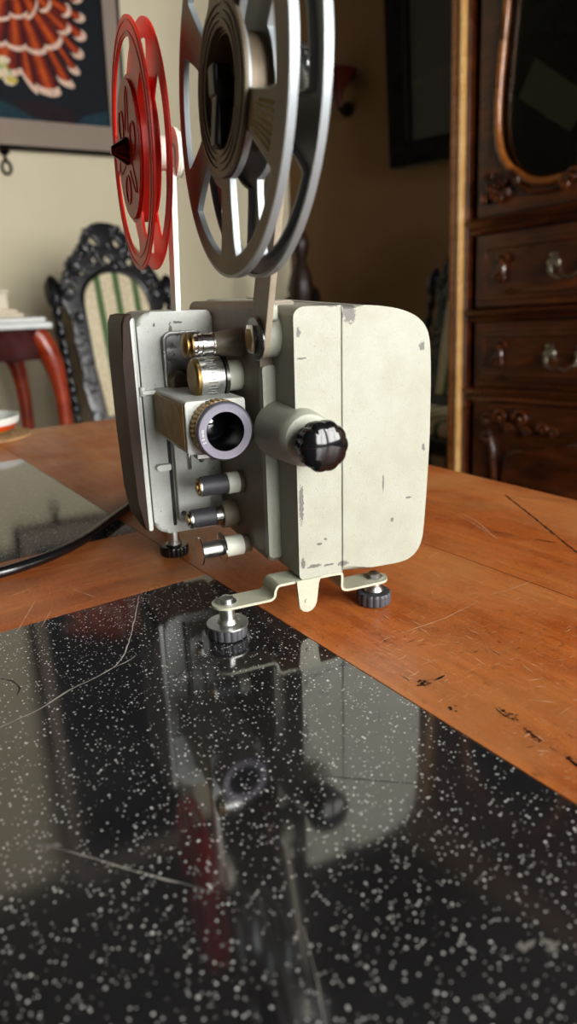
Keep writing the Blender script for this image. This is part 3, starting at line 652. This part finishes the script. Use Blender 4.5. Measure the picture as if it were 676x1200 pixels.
# --- carved chairs
m_back=NT('striped_upholstery')
xyz=m_back.add('SeparateXYZ'); m_back.link(m_back.tc.outputs['Object'],xyz.inputs[0])
fr=m_back.math('FRACT',m_back.math('ADD',m_back.math('MULTIPLY',xyz.outputs[0],1/.070),.05)); st=m_back.math('LESS_THAN',fr,.34)
dam=m_back.ramp(m_back.noise(110,3,.6),[(.42,'b8a987'),(.58,'cfc3a6')])
m_back.set(Base_Color=m_back.mix(st,dam,'3f5a2c'),Roughness=.7); m_back=m_back.m
def carved_chair(loc,rz,label):
    ch=empty('carved_armchair',loc,rz,label,'chair','carved black side chairs')
    rc=R(12); BO=Vector((0,0,.968-.0)); T=Matrix.Rotation(rc,3,'X').inverted()
    # back plane: local y points away from the seat front; up vector leans back
    UY=Vector((0,math.sin(rc),math.cos(rc))); NO=Vector((0,-math.cos(rc),math.sin(rc)))
    def bp(x,s,d=0): return BO+X_*x*SC+UY*s*SC+NO*d
    def chp(n,mb,m,p=None): return mb.build(n,m,p or ch)
    half=[(0,.208),(.030,.204),(.052,.190),(.070,.170),(.082,.145),(.104,.120),(.128,.098),(.140,.070),(.160,.030),(.168,-.005),(.158,-.040),(.142,-.062),(.148,-.12),(.140,-.2),(.146,-.28),(.135,-.36),(.12,-.405)]
    outer=[(x,s) for x,s in half]+[(-x,s) for x,s in half[::-1][:-1]]
    wob=[]
    for i,(x,s) in enumerate(smooth_poly(outer,2)): k=1+.018*math.sin(i*2.1)+.012*math.sin(i*5.3); wob.append((x*k,s+.002*math.sin(i*3.1)))
    ph=[]
    for i in range(17): t=PI*i/16; ph.append((.100*math.cos(t),-.030+.092*math.sin(t)))
    ph+=[(-.100,-.2),(-.092,-.36),(.092,-.36),(.100,-.2)]
    def leafh(cx,cy,l,w,a): 
        o=[]
        for i in range(14):
            t=2*PI*i/14; x=l*math.cos(t); y=w*math.sin(t)*(1-.4*math.cos(t)); o.append((cx+x*math.cos(a)-y*math.sin(a),cy+x*math.sin(a)+y*math.cos(a)))
        return o
    hs=[leafh(-.036,.150,.018,.009,-.8),leafh(.032,.150,.015,.009,1.9),leafh(-.002,.101,.012,.0105,0),leafh(-.044,.100,.011,.007,1.3),leafh(.066,.094,.013,.008,.9),leafh(-.088,.062,.009,.007,1.2),leafh(-.125,.018,.010,.006,1.3),leafh(.125,.018,.010,.006,-1.3)]
    S_=lambda lp:[(x*SC,s*SC) for x,s in lp]
    mb=MB(); mb.add_mesh(curve_mesh([S_(wob),S_(ph)]+[S_(h) for h in hs],.030,.004),basis(BO,X_,UY)); 
    rnd=random.Random(3)
    for i in range(170):
        if i<110:
            t=rnd.random()*2-1; y=t; s=rnd.uniform(-.39,.07); sg=rnd.choice((-1,1)); x=sg*rnd.uniform(.108,.143)
        else:
            x=rnd.uniform(-.10,.10); s=rnd.uniform(.075,.195)
            if abs(x)>.13-.55*(s-.06): continue
            if any((x-cx)**2+(s-cy)**2<.019**2 for cx,cy in ((-.036,.150),(.032,.150),(-.002,.101),(-.044,.1),(.066,.094))): continue
        a=rnd.random()*PI; r=rnd.uniform(.007,.014)
        mb.blob(bp(x,s,.014),(r*SC,r*.55,r*.55*SC),0,8,Matrix.Rotation(a,3,'Y'))
    for sg in (-1,1):
        for (cx,cy,r0) in ((.112,.070,.020),(.145,-.002,.018),(.075,.120,.015),(.125,-.07,.014)):
            mb.tube([bp(sg*(cx+r0*(1-k/16)*math.cos(k*.75)),cy+r0*(1-k/16)*math.sin(k*.75),.017) for k in range(14)],.0065,7)
    mb.tube([bp(.105*math.cos(PI*i/20),-.028+.098*math.sin(PI*i/20),.018) for i in range(21)],.006,8)
    chp('back_frame',mb,m_ebony)
    mb=MB(); mb.prism([(x*SC,s*SC) for x,s in ph],BO+NO*-.008,X_,UY,NO*.026,0,.008,3); chp('back_cushion',mb,m_back)
    zseat=.46
    for sg in (-1,1):
        base=bp(sg*.178,-.41); top=bp(sg*.180,-.035)
        mb=MB(); d=(top-base); L=d.length
        mb.lathe([(.014,0)]+[(.0135,L*i/60) for i in range(1,60)]+[(.013,L)],base,d,20,0,2,.30,95)
        f0=top; mb.lathe([(.014,0),(.026,.015),(.031,.045),(.029,.075),(.018,.098),(.008,.108),(0,.112)],f0,d,8); chp('stile',mb,m_ebony)
    mb=MB(); mb.bx((-.24,-.44,zseat-.07),(.24,.02,zseat-.01),0,.006); chp('seat_frame',mb,m_ebony)
    mb=MB(); mb.bx((-.225,-.43,zseat-.01),(.225,-.0,zseat+.045),0,.02); chp('seat',mb,m_back)
    for sx in (-1,1):
        for y in (-.41,-.01):
            mb=MB(); h=zseat-.07; mb.lathe([(.018,0),(.026,.02),(.015,.05),(.019,.12),(.024,.2),(.014,.25),(.024,.28),(.024,h)],(sx*.21,y,0),Z_,16); chp('leg',mb,m_ebony)
    for a_,b_ in (((-.2,-.2,.13),(.2,-.2,.13)),((-.21,-.41,.13),(-.21,-.01,.13)),((.21,-.41,.13),(.21,-.01,.13))):
        mb=MB(); mb.cyl(a_,b_,.012,seg=14); chp('stretcher',mb,m_ebony)
    return ch
# faces azimuth 145: local -y is the facing direction
c0=Vector((-.526,2.15,0))*SC; axx=Vector((.819,.574,0)); ctr=c0+axx*(.022*SC)
carved_chair((ctr.x,ctr.y,0),math.atan2(.574,.819),'carved black chair with green-striped back beyond the left end of the table')
P_=Vector((.76,2.76,0))
carved_chair((P_.x,P_.y,0),R(-50),'shadowed carved chair between the projector and the tall wooden cabinet')
# --- console table at the left
cn0=Vector((-.657,1.9,0))*SC
cs=empty('console_table',(cn0.x,cn0.y,0),PI/2-R(62),'red mahogany console with curved legs and pale marble top','side table')
ztop=zc(.132+.012)
mb=MB(); mb.bx((-.95,0.0,ztop-.016),(.045,.40,ztop+.004),0,.004); mb.bx((-.93,.012,ztop+.0035),(.028,.38,ztop+.020),0,.004); ob=mb.build('marble_top',m_marble,cs)
za=zc(.132-.084)
mb=MB(); mb.bx((-.90,.03,za),(-.005,.36,ztop-.016),0,.002); mb.build('apron',m_apron,cs)
def cab_leg(x,y,flip=1):
    mb=MB(); pts=spline([(x+.005*flip,y,ztop-.03),(x+.020*flip,y,ztop-.045),(x+.050*flip,y,zc(.132-.09)),(x+.064*flip,y,zc(.132-.16)),(x+.068*flip,y,zc(.132-.26)),(x+.060*flip,y,.30),(x+.045*flip,y,.12),(x+.055*flip,y,.03),(x+.065*flip,y,.0)],6)
    rad=[]; n=len(pts)
    for i in range(n):
        t=i/(n-1); rad.append(.031*(1-t)+.016*t+.008*math.exp(-((t-.22)/.12)**2))
    mb.tube(pts,rad,16); return mb.build('leg',m_mahog,cs)
cab_leg(-.012,.055); cab_leg(-.10,.33,1); cab_leg(-.88,.055,-1); cab_leg(-.80,.33,-1)
# ornament on the console
oc=cn0+azv(62)*(-.105)+azv(-28)*.12
ob_=empty('ornament_box',(oc.x,oc.y,ztop+.020),PI/2-R(62),'small ivory casket with black knob on the console','box')
mb=MB(); mb.bx((-.095,-.06,0),(.075,.06,.014),0,.004); mb.bx((-.08,-.05,.013),(.058,.05,.026),0,.004); mb.build('plinth',m_ivory,ob_)
mb=MB(); mb.bx((-.06,-.04,.026),(.034,.04,.078),0,.003); mb.build('body',m_ivory,ob_)
mb=MB(); mb.bx((-.066,-.045,.078),(.040,.045,.086),0,.002); mb.lathe([(.010,0),(.006,.006),(.011,.014),(0,.022)],(-.010,0,.086),Z_,16,1); mb.build('lid',[m_ivory,m_blackmatte],ob_)
# --- bowl and mat on the table
bc=on_table(-22,516)
bw=empty('striped_bowl',(bc.x,bc.y,TZ+.0032),0,'white bowl with orange band at the far left table end','bowl')
mb=MB(); mb.lathe([(.018,0,0),(.020,.003,0),(.036,.007,2),(.050,.013,2),(.056,.022,1),(.058,.024,0),(.060,.033,0),(.057,.033,0),(.052,.020,0),(.030,.010,0),(0,.007,0)],(0,0,0),Z_,48)
m_org=simple('orange_glaze','d2490f',.25); m_yel=simple('ochre_glaze','b99a3c',.3)
mb.build('body',[m_white,m_org,m_yel],bw)
mb=MB(); mc=on_table(-18,512)
for k in range(7): mb.add_mesh(curve_mesh([circ(.016+.0085*k+.0036,48),circ(.016+.0085*k-.0036,48)],.0028,.0008),basis((mc.x,mc.y,TZ+.0015),X_,Y_))
mb.add_mesh(curve_mesh([circ(.07,48)],.0012),basis((mc.x,mc.y,TZ+.0007),X_,Y_))
tag(mb.build('woven_mat',simple('straw','a8855a',.8,var=.3,bump=.6)),'round tan straw mat under the striped bowl','mat')
# --- cabinet at the right
cc=Vector((.436,1.7,0))*SC+azv(143)*.045
TILT=R(2.4)
cb_=empty('display_cabinet',(cc.x,cc.y,0),0,'tall dark carved wooden cabinet with glazed door and drawers','cabinet')
cbm=Matrix.Rotation(PI/2-R(143),4,'Z')
cb_.matrix_world=Matrix.Translation((cc.x,cc.y,TZ))@cbm@Matrix.Rotation(-TILT,4,'Y')@Matrix.Translation((0,0,-TZ))
# local: x along the front to the right, -y towards the viewer, z up
def cz(z): return zc(z)
def cp(n,mb,m,p=None): return mb.build(n,m,p or cb_)
CW=1.30; CT=2.35; CB=.03
mb=MB()
mb.bx((-.06,.03,CB),(-.03,.40,CT)); mb.bx((CW,.03,CB),(CW+.03,.40,CT)); mb.bx((-.03,.38,CB),(CW,.40,CT)); mb.bx((-.07,-.02,CT),(CW+.04,.41,CT+.05),0,.01)
mb.bx((-.06,.0,0),(CW+.03,.40,CB+.03)); mb.bx((-.03,.03,cz(.352)),(CW,.38,cz(.362))); mb.bx((-.03,.03,cz(-.03)),(CW,.38,cz(-.04))); mb.bx((-.03,.03,1.75),(CW,.38,1.765))
body=cp('carcass',mb,m_cab)
# corner post: stepped mouldings, window highlights put into the strip colours
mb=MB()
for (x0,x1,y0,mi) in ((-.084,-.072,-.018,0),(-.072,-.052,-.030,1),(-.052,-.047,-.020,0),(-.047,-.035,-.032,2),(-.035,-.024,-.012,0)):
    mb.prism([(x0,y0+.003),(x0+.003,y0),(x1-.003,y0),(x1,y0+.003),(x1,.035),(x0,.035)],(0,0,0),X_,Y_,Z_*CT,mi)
cp('corner_post',mb,[m_cab,m_cabl,m_post_highlight])
mb=MB(); mb.prism([(CW,-.02),(CW+.04,-.02),(CW+.04,.035),(CW,.035)],(0,0,0),X_,Y_,Z_*CT); cp('corner_post',mb,m_cab)
def rail(z0,z1):
    mb=MB(); h=z1-z0; mb.prism([(.03,z0),(-.004,z0),(-.010,z0+h*.2),(-.004,z0+h*.4),(-.014,z0+h*.6),(-.020,z0+h*.85),(-.010,z1),(.03,z1)],(-.024,0,0),Y_,Z_,X_*(CW+.024)); return cp('rail',mb,m_cab)
rail(cz(.318),cz(.352)); rail(cz(.126),cz(.153)); rail(cz(-.060),cz(-.027))
def scroll(mb,x,z,r,sg,y=-.016,k=14,w=.006):
    mb.tube([(x+sg*r*(1-i/(k+2))*math.cos(i*.62),y,z+r*(1-i/(k+2))*math.sin(i*.62)) for i in range(k)],[w*(1-.5*i/k) for i in range(k)],8)
    mb.blob((x,y-.004,z),(r*.35,.008,r*.35),0,8)
m_pewter=metal('pewter','8f897c',.35)
def drawer(x0,x1,z0,z1,cx,hx):
    mb=MB(); mb.bx((x0,.0,z0),(x1,.03,z1),0,.003); me_=None
    mb.prism([(x0+.02,z0+.018),(x1-.02,z0+.018),(x1-.02,z1-.018),(x0+.02,z1-.018)],(0,.0,0),X_,Z_,(0,-.007,0),0,.004,2)
    mb.add_mesh(curve_mesh([rrect(x0+.032,z0+.032,x1-.032,z1-.032,.01),rrect(x0+.040,z0+.040,x1-.040,z1-.040,.008)],.010,.002),basis((0,-.006,0),X_,Z_))
    d=cp('drawer',mb,m_cab)
    zc_=(z0+z1)/2; mb=MB(); scroll(mb,cx,zc_+.022,.020,1); scroll(mb,cx-.006,zc_-.022,.020,-1); mb.blob((cx,-.016,zc_),(.012,.008,.022),0,8)
    mb.tube([(cx+.012,-.014,zc_-.05),(cx+.03,-.013,zc_-.058),(cx+.06,-.012,zc_-.05)],[.005,.004,.002],8)
    cp('leaf_carving',mb,m_cab,d)
    for h in hx:
        mb=MB()
        for s_ in (-1,1):
            xx=h+s_*.045; mb.lathe([(.016,0),(.014,.004),(.006,.006),(.006,.016),(.009,.020),(0,.024)],(xx,-.007,zc_+.004),(0,-1,0),18)
            mb.blob((xx,-.012,zc_+.022),(.014,.004,.009),0,8); mb.blob((xx-.010,-.012,zc_-.012),(.007,.004,.012),0,8)
        mb.tube([(h-.045,-.026,zc_),(h-.040,-.032,zc_-.022),(h-.015,-.034,zc_-.036),(h,-.034,zc_-.030),(h+.015,-.034,zc_-.036),(h+.040,-.032,zc_-.022),(h+.045,-.026,zc_)],.004,8)
        cp('handle',mb,m_pewter,d)
drawer(0,CW-.02,cz(.157),cz(.315),.095,(.29,CW-.30)); drawer(0,CW-.02,cz(-.025),cz(.124),.095,(.29,CW-.30))
# glazed upper doors
def glass_door(x0,x1,mir):
    z0,z1=cz(.355),CT-.03; f=(lambda x:x) if not mir else (lambda x:x0+x1-x)
    op=[(.085,cz(.80)),(.064,cz(.62)),(.060,cz(.56)),(.064,cz(.50)),(.082,cz(.462)),(.108,cz(.436)),(.130,cz(.428)),(.150,cz(.412)),(.20,cz(.400)),(.26,cz(.402)),(.36,cz(.41)),(.43,cz(.44)),(.48,cz(.50)),(.485,cz(.62)),(.47,2.0),(.42,2.15),(.28,2.2),(.14,2.15),(.09,2.0)]
    op=[(f(a),b) for a,b in op]; op=smooth_poly(op,2)
    mb=MB(); mb.add_mesh(curve_mesh([[(x0,z0),(x1,z0),(x1,z1),(x0,z1)],op],.024,.002),basis((0,.012,0),X_,Z_)); d=cp('door',mb,m_cab)
    mb=MB(); n=len(op); pts=[(a,-.004,b) for a,b in op]; mb.tube(pts+[pts[0],pts[1]],.0105,10); cp('door_moulding',mb,m_cabl,d)
    mb=MB(); mb.bx((x0+.03,.014,z0+.03),(x1-.03,.017,z1-.03)); cp('glass_pane',mb,m_glass,d)
    mb=MB(); g=lambda x:f(x)
    for x,z,r,s_ in ((.055,.405,.020,1),(.085,.418,.016,-1),(.110,.425,.013,1),(.075,.385,.018,-1),(.045,.430,.014,-1),(.285,.40,.018,1),(.265,.385,.014,-1)):
        scroll(mb,g(x),cz(z),r,s_)
    for x,z in ((.128,.415),(.100,.395),(.03,.39)): mb.blob((g(x),-.010,cz(z)),(.012,.012,.014),0,8)
    mb.tube([(g(.13),-.008,cz(.405)),(g(.17),-.008,cz(.385)),(g(.23),-.008,cz(.382)),(g(.28),-.008,cz(.39))],[.008,.006,.006,.004],8)
    cp('leaf_carving',mb,m_cab,d)
glass_door(0,.635,False); glass_door(.645,CW-.02,True)
def low_door(x0,x1,mir):
    z0,z1=CB+.03,cz(-.062); f=(lambda x:x) if not mir else (lambda x:x0+x1-x)
    mb=MB(); mb.bx((x0,0,z0),(x1,.028,z1),0,.003)
    pan=[(.11,z0+.06),(.11,cz(-.26)),(.115,cz(-.19)),(.14,cz(-.165)),(.20,cz(-.165)),(.27,cz(-.150)),(.34,cz(-.130)),(.42,cz(-.150)),(.50,cz(-.165)),(.53,cz(-.19)),(.535,z0+.06)]
    pan=[(f(a),b) for a,b in pan]; pan=smooth_poly(pan,1) if not mir else smooth_poly(pan[::-1],1)
    mb.prism(pan,(0,.0,0),X_,Z_,(0,-.014,0),0,.010,3); d=cp('lower_door',mb,m_cab)
    mb=MB()
    for x,z,r,s_ in ((.055,-.105,.024,1),(.10,-.095,.022,-1),(.125,-.120,.016,1),(.165,-.095,.026,-1),(.185,-.125,.014,1),(.235,-.115,.018,-1),(.265,-.120,.013,1),(.055,-.15,.020,-1)): scroll(mb,f(x),cz(z),r,s_,-.010)
    mb.tube([(f(.055),-.006,cz(-.13)),(f(.075),-.008,cz(-.17)),(f(.085),-.008,cz(-.24)),(f(.085),-.006,z0+.05)],.008,8)
    cp('leaf_carving',mb,m_cab,d)
low_door(0,.635,False); low_door(.645,CW-.02,True)
# added white card standing in for a reflection in the glass
cdm=cb_.matrix_world
def incab(name,mb,m,label,cat):
    o=mb.build(name,m); o.matrix_world=cdm; return tag(o,label,cat)
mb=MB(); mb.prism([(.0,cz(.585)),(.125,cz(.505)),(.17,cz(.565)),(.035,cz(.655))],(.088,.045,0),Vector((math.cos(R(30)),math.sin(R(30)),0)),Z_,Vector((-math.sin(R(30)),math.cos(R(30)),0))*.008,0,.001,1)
incab('reflection_card',mb,m_white,'white card added behind the cabinet glass as a pale reflection','card')
mb=MB()
for k in range(4): mb.prism([(.23+k*.028,cz(.37)),(.252+k*.028,cz(.37)),(.262+k*.028,cz(.52+.02*(k%2))),(.240+k*.028,cz(.52))],(0,.08,0),X_,Z_,(0,.10,0),0,.004,1)
incab('folded_cloth',mb,m_ivory,'pale folded cloths standing behind the cabinet glass','cloth')
# --- pictures
def plane_obj(name,o,X,tilt,label,cat):
    n=Z_.cross(X); n=n if n.dot(Vector((0,-1,0)))>0 else -n
    e=empty(name,o,0,label,cat); Mx=Matrix((X,-n,Z_)).transposed().to_4x4()
    e.matrix_world=Matrix.Translation(o)@Mx@Matrix.Rotation(tilt,4,'X'); return e
# local: x along the wall to the right, -y into the room, z up; origin at the lower right corner
sR=.664*SC; PW=.57*SC; PH=1.93; zb=zc(.685)
pt=plane_obj('framed_painting',K-W1*(sR)+Z_*zb+azv(152)*.02,W1,R(5),'dark painting of an orange ruffled dress in a grey-brown frame','painting')
def framebox(mb,x0,z0,x1,z1,w,y0,y1,m=0,wb=None):
    wb=wb or w; P4_=[(x0,z0),(x1,z0),(x1,z1),(x0,z1)]; I=[(x0+w,z0+wb),(x1-w,z0+wb),(x1-w,z1-wb),(x0+w,z1-wb)]
    for i in range(4):
        j=(i+1)%4; mb.prism([P4_[i],P4_[j],I[j],I[i]],(0,y0,0),X_,Z_,(0,y1-y0,0),m)
mb=MB(); framebox(mb,-PW,0,0,PH,.014,-.022,.0,1,.014); framebox(mb,-PW+.014,.014,-.014,PH-.014,.055,-.024,0,0,.091); mb.build('frame',[m_linen,m_frame2],pt)
# painted canvas; pixel-like layout kept in canvas units
cols=['0a1018','13303a','6e1408','b5480c','3c0a0a','d8b8a4','c8b45a','7f9a70','1c0c12','8a2a0c','e0cdb0']
cm=[simple('paint_'+str(i),c,.6,var=.25,scale=55,bump=.3,bs=200,spec=.12) for i,c in enumerate(cols)]
mb=MB(); cx0=-.069; 
def cv(x,y,l): return ((( (128-x)*-.00284)*SC)-.066 , .105+((149-y)*.00262)*SC, l)
def cq(poly,m,l):
    q=[cv(x,y,l) for x,y in poly]; mb.face([mb.bm.verts.new((p[0],-.004-.0002*l,p[1])) for p in q],m)
def clampx(x): return min(x,126)
mb.bx((-PW+.06,-.004,.09),(-.06,0,PH-.09),0)
cq([(-90,122),(0,128),(18,134),(40,143),(60,150),(-90,150)],1,1); cq([(85,150),(98,138),(112,134),(126,130),(127,149)],1,1)
cq([(20,128),(60,126),(85,132),(86,148),(40,146),(22,136)],8,1)
def lobe(cx,cy,x0,y0,x1,y1,l,bulge=5):
    """one ruffle: from the gather (cx,cy) out to a scalloped hem x0,y0 - x1,y1"""
    n=8; hem=[]
    mx,my=(x0+x1)/2-cx,(y0+y1)/2-cy; L=math.hypot(mx,my) or 1
    for i in range(n+1):
        t=i/n; s=math.sin(PI*t)**.6*bulge; hem.append((x0+(x1-x0)*t+mx/L*s,y0+(y1-y0)*t+my/L*s))
    def g(p,k): return (cx+(p[0]-cx)*k,cy+(p[1]-cy)*k)
    for i in range(n):
        mi=[4,2,9,3,3,9,2,4][i]
        cq([g(hem[i],.35),g(hem[i],.97),g(hem[i+1],.97),g(hem[i+1],.35)],mi,l)
        k=.95
        cq([g(hem[i],k),g(hem[i],1.02),g(hem[i+1],1.02),g(hem[i+1],k)],5,l+.5)
c_=(30,5)
for (q,l) in (([(30,96,46,116),(45,112,72,113),(70,100,88,103),(84,88,95,86),(90,72,101,66),(95,54,105,45),(97,35,104,26),(96,16,102,8),(-10,95,30,97),(94,0,98,-14)],2),
              ([(16,68,39,69),(38,71,61,69),(60,67,79,55),(76,50,89,40),(83,32,89,18),(80,12,87,-2),(-15,62,16,70)],4),
              ([(24,38,44,34),(42,40,56,20),(58,30,70,18),(62,14,72,2),(-5,42,24,42),(66,-4,72,-20)],6),
              ([(5,18,24,20),(22,20,38,12),(36,12,48,-2),(-12,14,6,18)],8)):
    for (a,b,c__,d) in q: lobe(c_[0],c_[1]-(6 if l<5 else 18),a,b,c__,d,l,5 if l<5 else 4)
for k in range(26):
    a=random.random()*2*PI; x=-6+26*random.random(); y=84+24*random.random(); r=4+4*random.random()
    cq([(x+r*math.cos(2*PI*i/7+a),y+r*.6*math.sin(2*PI*i/7+a)) for i in range(7)],random.choice((6,7,10,6)),10+k*.1)
mb.build('canvas',cm,pt,flatshade=True)
# dark picture on the right wall
q_=on_plane(464,198,K,azv(225)); sL=(q_-K).dot(W2); zL=q_.z
p2=plane_obj('framed_picture',K+W2*(sL)+Z_*zL+azv(225)*.015,W2,R(5.5),'very dark picture in black-red frame beside the cabinet','picture')
mb=MB(); framebox(mb,0,0,.62,.95,.075,-.03,0,0); framebox(mb,.075,.075,.545,.875,.012,-.034,0,0); framebox(mb,-.006,-.008,.626,.958,.010,-.010,0,1); mb.build('frame',[m_frame2,simple('tarnished_gilt','4a4424',.5)],p2)
nd=NT('dark_painting'); nd.set(Base_Color=nd.ramp(nd.noise(9,4,.6),[(.35,'060606'),(.6,'14130f'),(.72,'4a4016')]),Roughness=.4)
mb=MB(); mb.bx((.07,-.008,.07),(.55,0,.88)); mb.build('canvas',nd.m,p2)
# wall sconce in the shadowed corner of the right wall
sp=on_plane(408,98,K,azv(225))+azv(225)*.075
mb=MB(); m_rs=simple('dark_red_glass','3a0d08',.3); 
sn=empty('wall_lamp',sp,0,'dark red bowl-shaped wall lamp in the shadowed corner','lamp')
mb.lathe([(.010,-.10),(.018,-.08),(.030,-.04),(.060,.0),(.085,.03),(.088,.034),(.080,.034),(.05,.0),(.0,-.03)],(0,0,0),Z_,32); mb.build('shade',m_rs,sn)
mb=MB(); w_=azv(45); mb.tube([w_*.0+Z_*-.09,w_*.03+Z_*-.12,w_*.065+Z_*-.10],.006,8); mb.lathe([(.03,0),(.03,.008),(0,.012)],w_*.069+Z_*-.10,-w_,20); mb.build('bracket',m_frame2,sn)
# pedestal with ornament in the corner
pc=Vector((.085,3.20,0))
pe=empty('pedestal',pc,0,'dark turned wooden pedestal standing in the room corner','stand')
mb=MB(); mb.lathe([(.13,0),(.13,.03),(.07,.06),(.05,.3),(.07,.55),(.05,.6),(.08,.70),(.13,.74),(.13,.77),(0,.77)],(0,0,0),Z_,32); mb.build('column',m_frame2,pe)
ve=empty('figurine',pc+Z_*.7705,0,'dark brown turned figurine on the corner pedestal','ornament')
mb=MB(); mb.lathe([(.06,0),(.062,.02),(.03,.06),(.045,.13),(.062,.20),(.045,.27),(.022,.32),(.036,.36),(.040,.40),(.022,.44),(0,.46)],(0,0,0),Z_,28); mb.build('body',wood('figurine_wood','160a04','2e170a','3c200e',.4,1,.2),ve)
mb=MB(); mb.blob((.06,-.01,.15),(.028,.03,.06)); mb.blob((-.06,-.01,.10),(.03,.03,.07)); mb.build('side_leaf',m_frame2,ve)
# iron ring hook under the painting
hk=K-W1*(1.078*SC)+Z_*zc(.668)+azv(152)*.012
mb=MB(); x1=W1
mb.blob(hk+Z_*.012,(.022,.010,.012),0,10); mb.tube([hk+Z_*.01,hk-Z_*.022],.006,8)
mb.tube([hk+x1*(.017*math.cos(2*PI*i/20))+Z_*(-.045+.024*math.sin(2*PI*i/20)) for i in range(22)],.0055,8)
tag(mb.build('wall_hook',m_frame2),'small dark iron ring hook hanging below the painting','hook')
# ------------------------------------------------------------------ colour management
vs=sc.view_settings; vs.view_transform='Standard'; vs.look='None'; vs.gamma=1; vs.use_curve_mapping=False; vs.exposure=.12
sc.cycles.max_bounces=8; sc.cycles.diffuse_bounces=4; sc.cycles.glossy_bounces=5
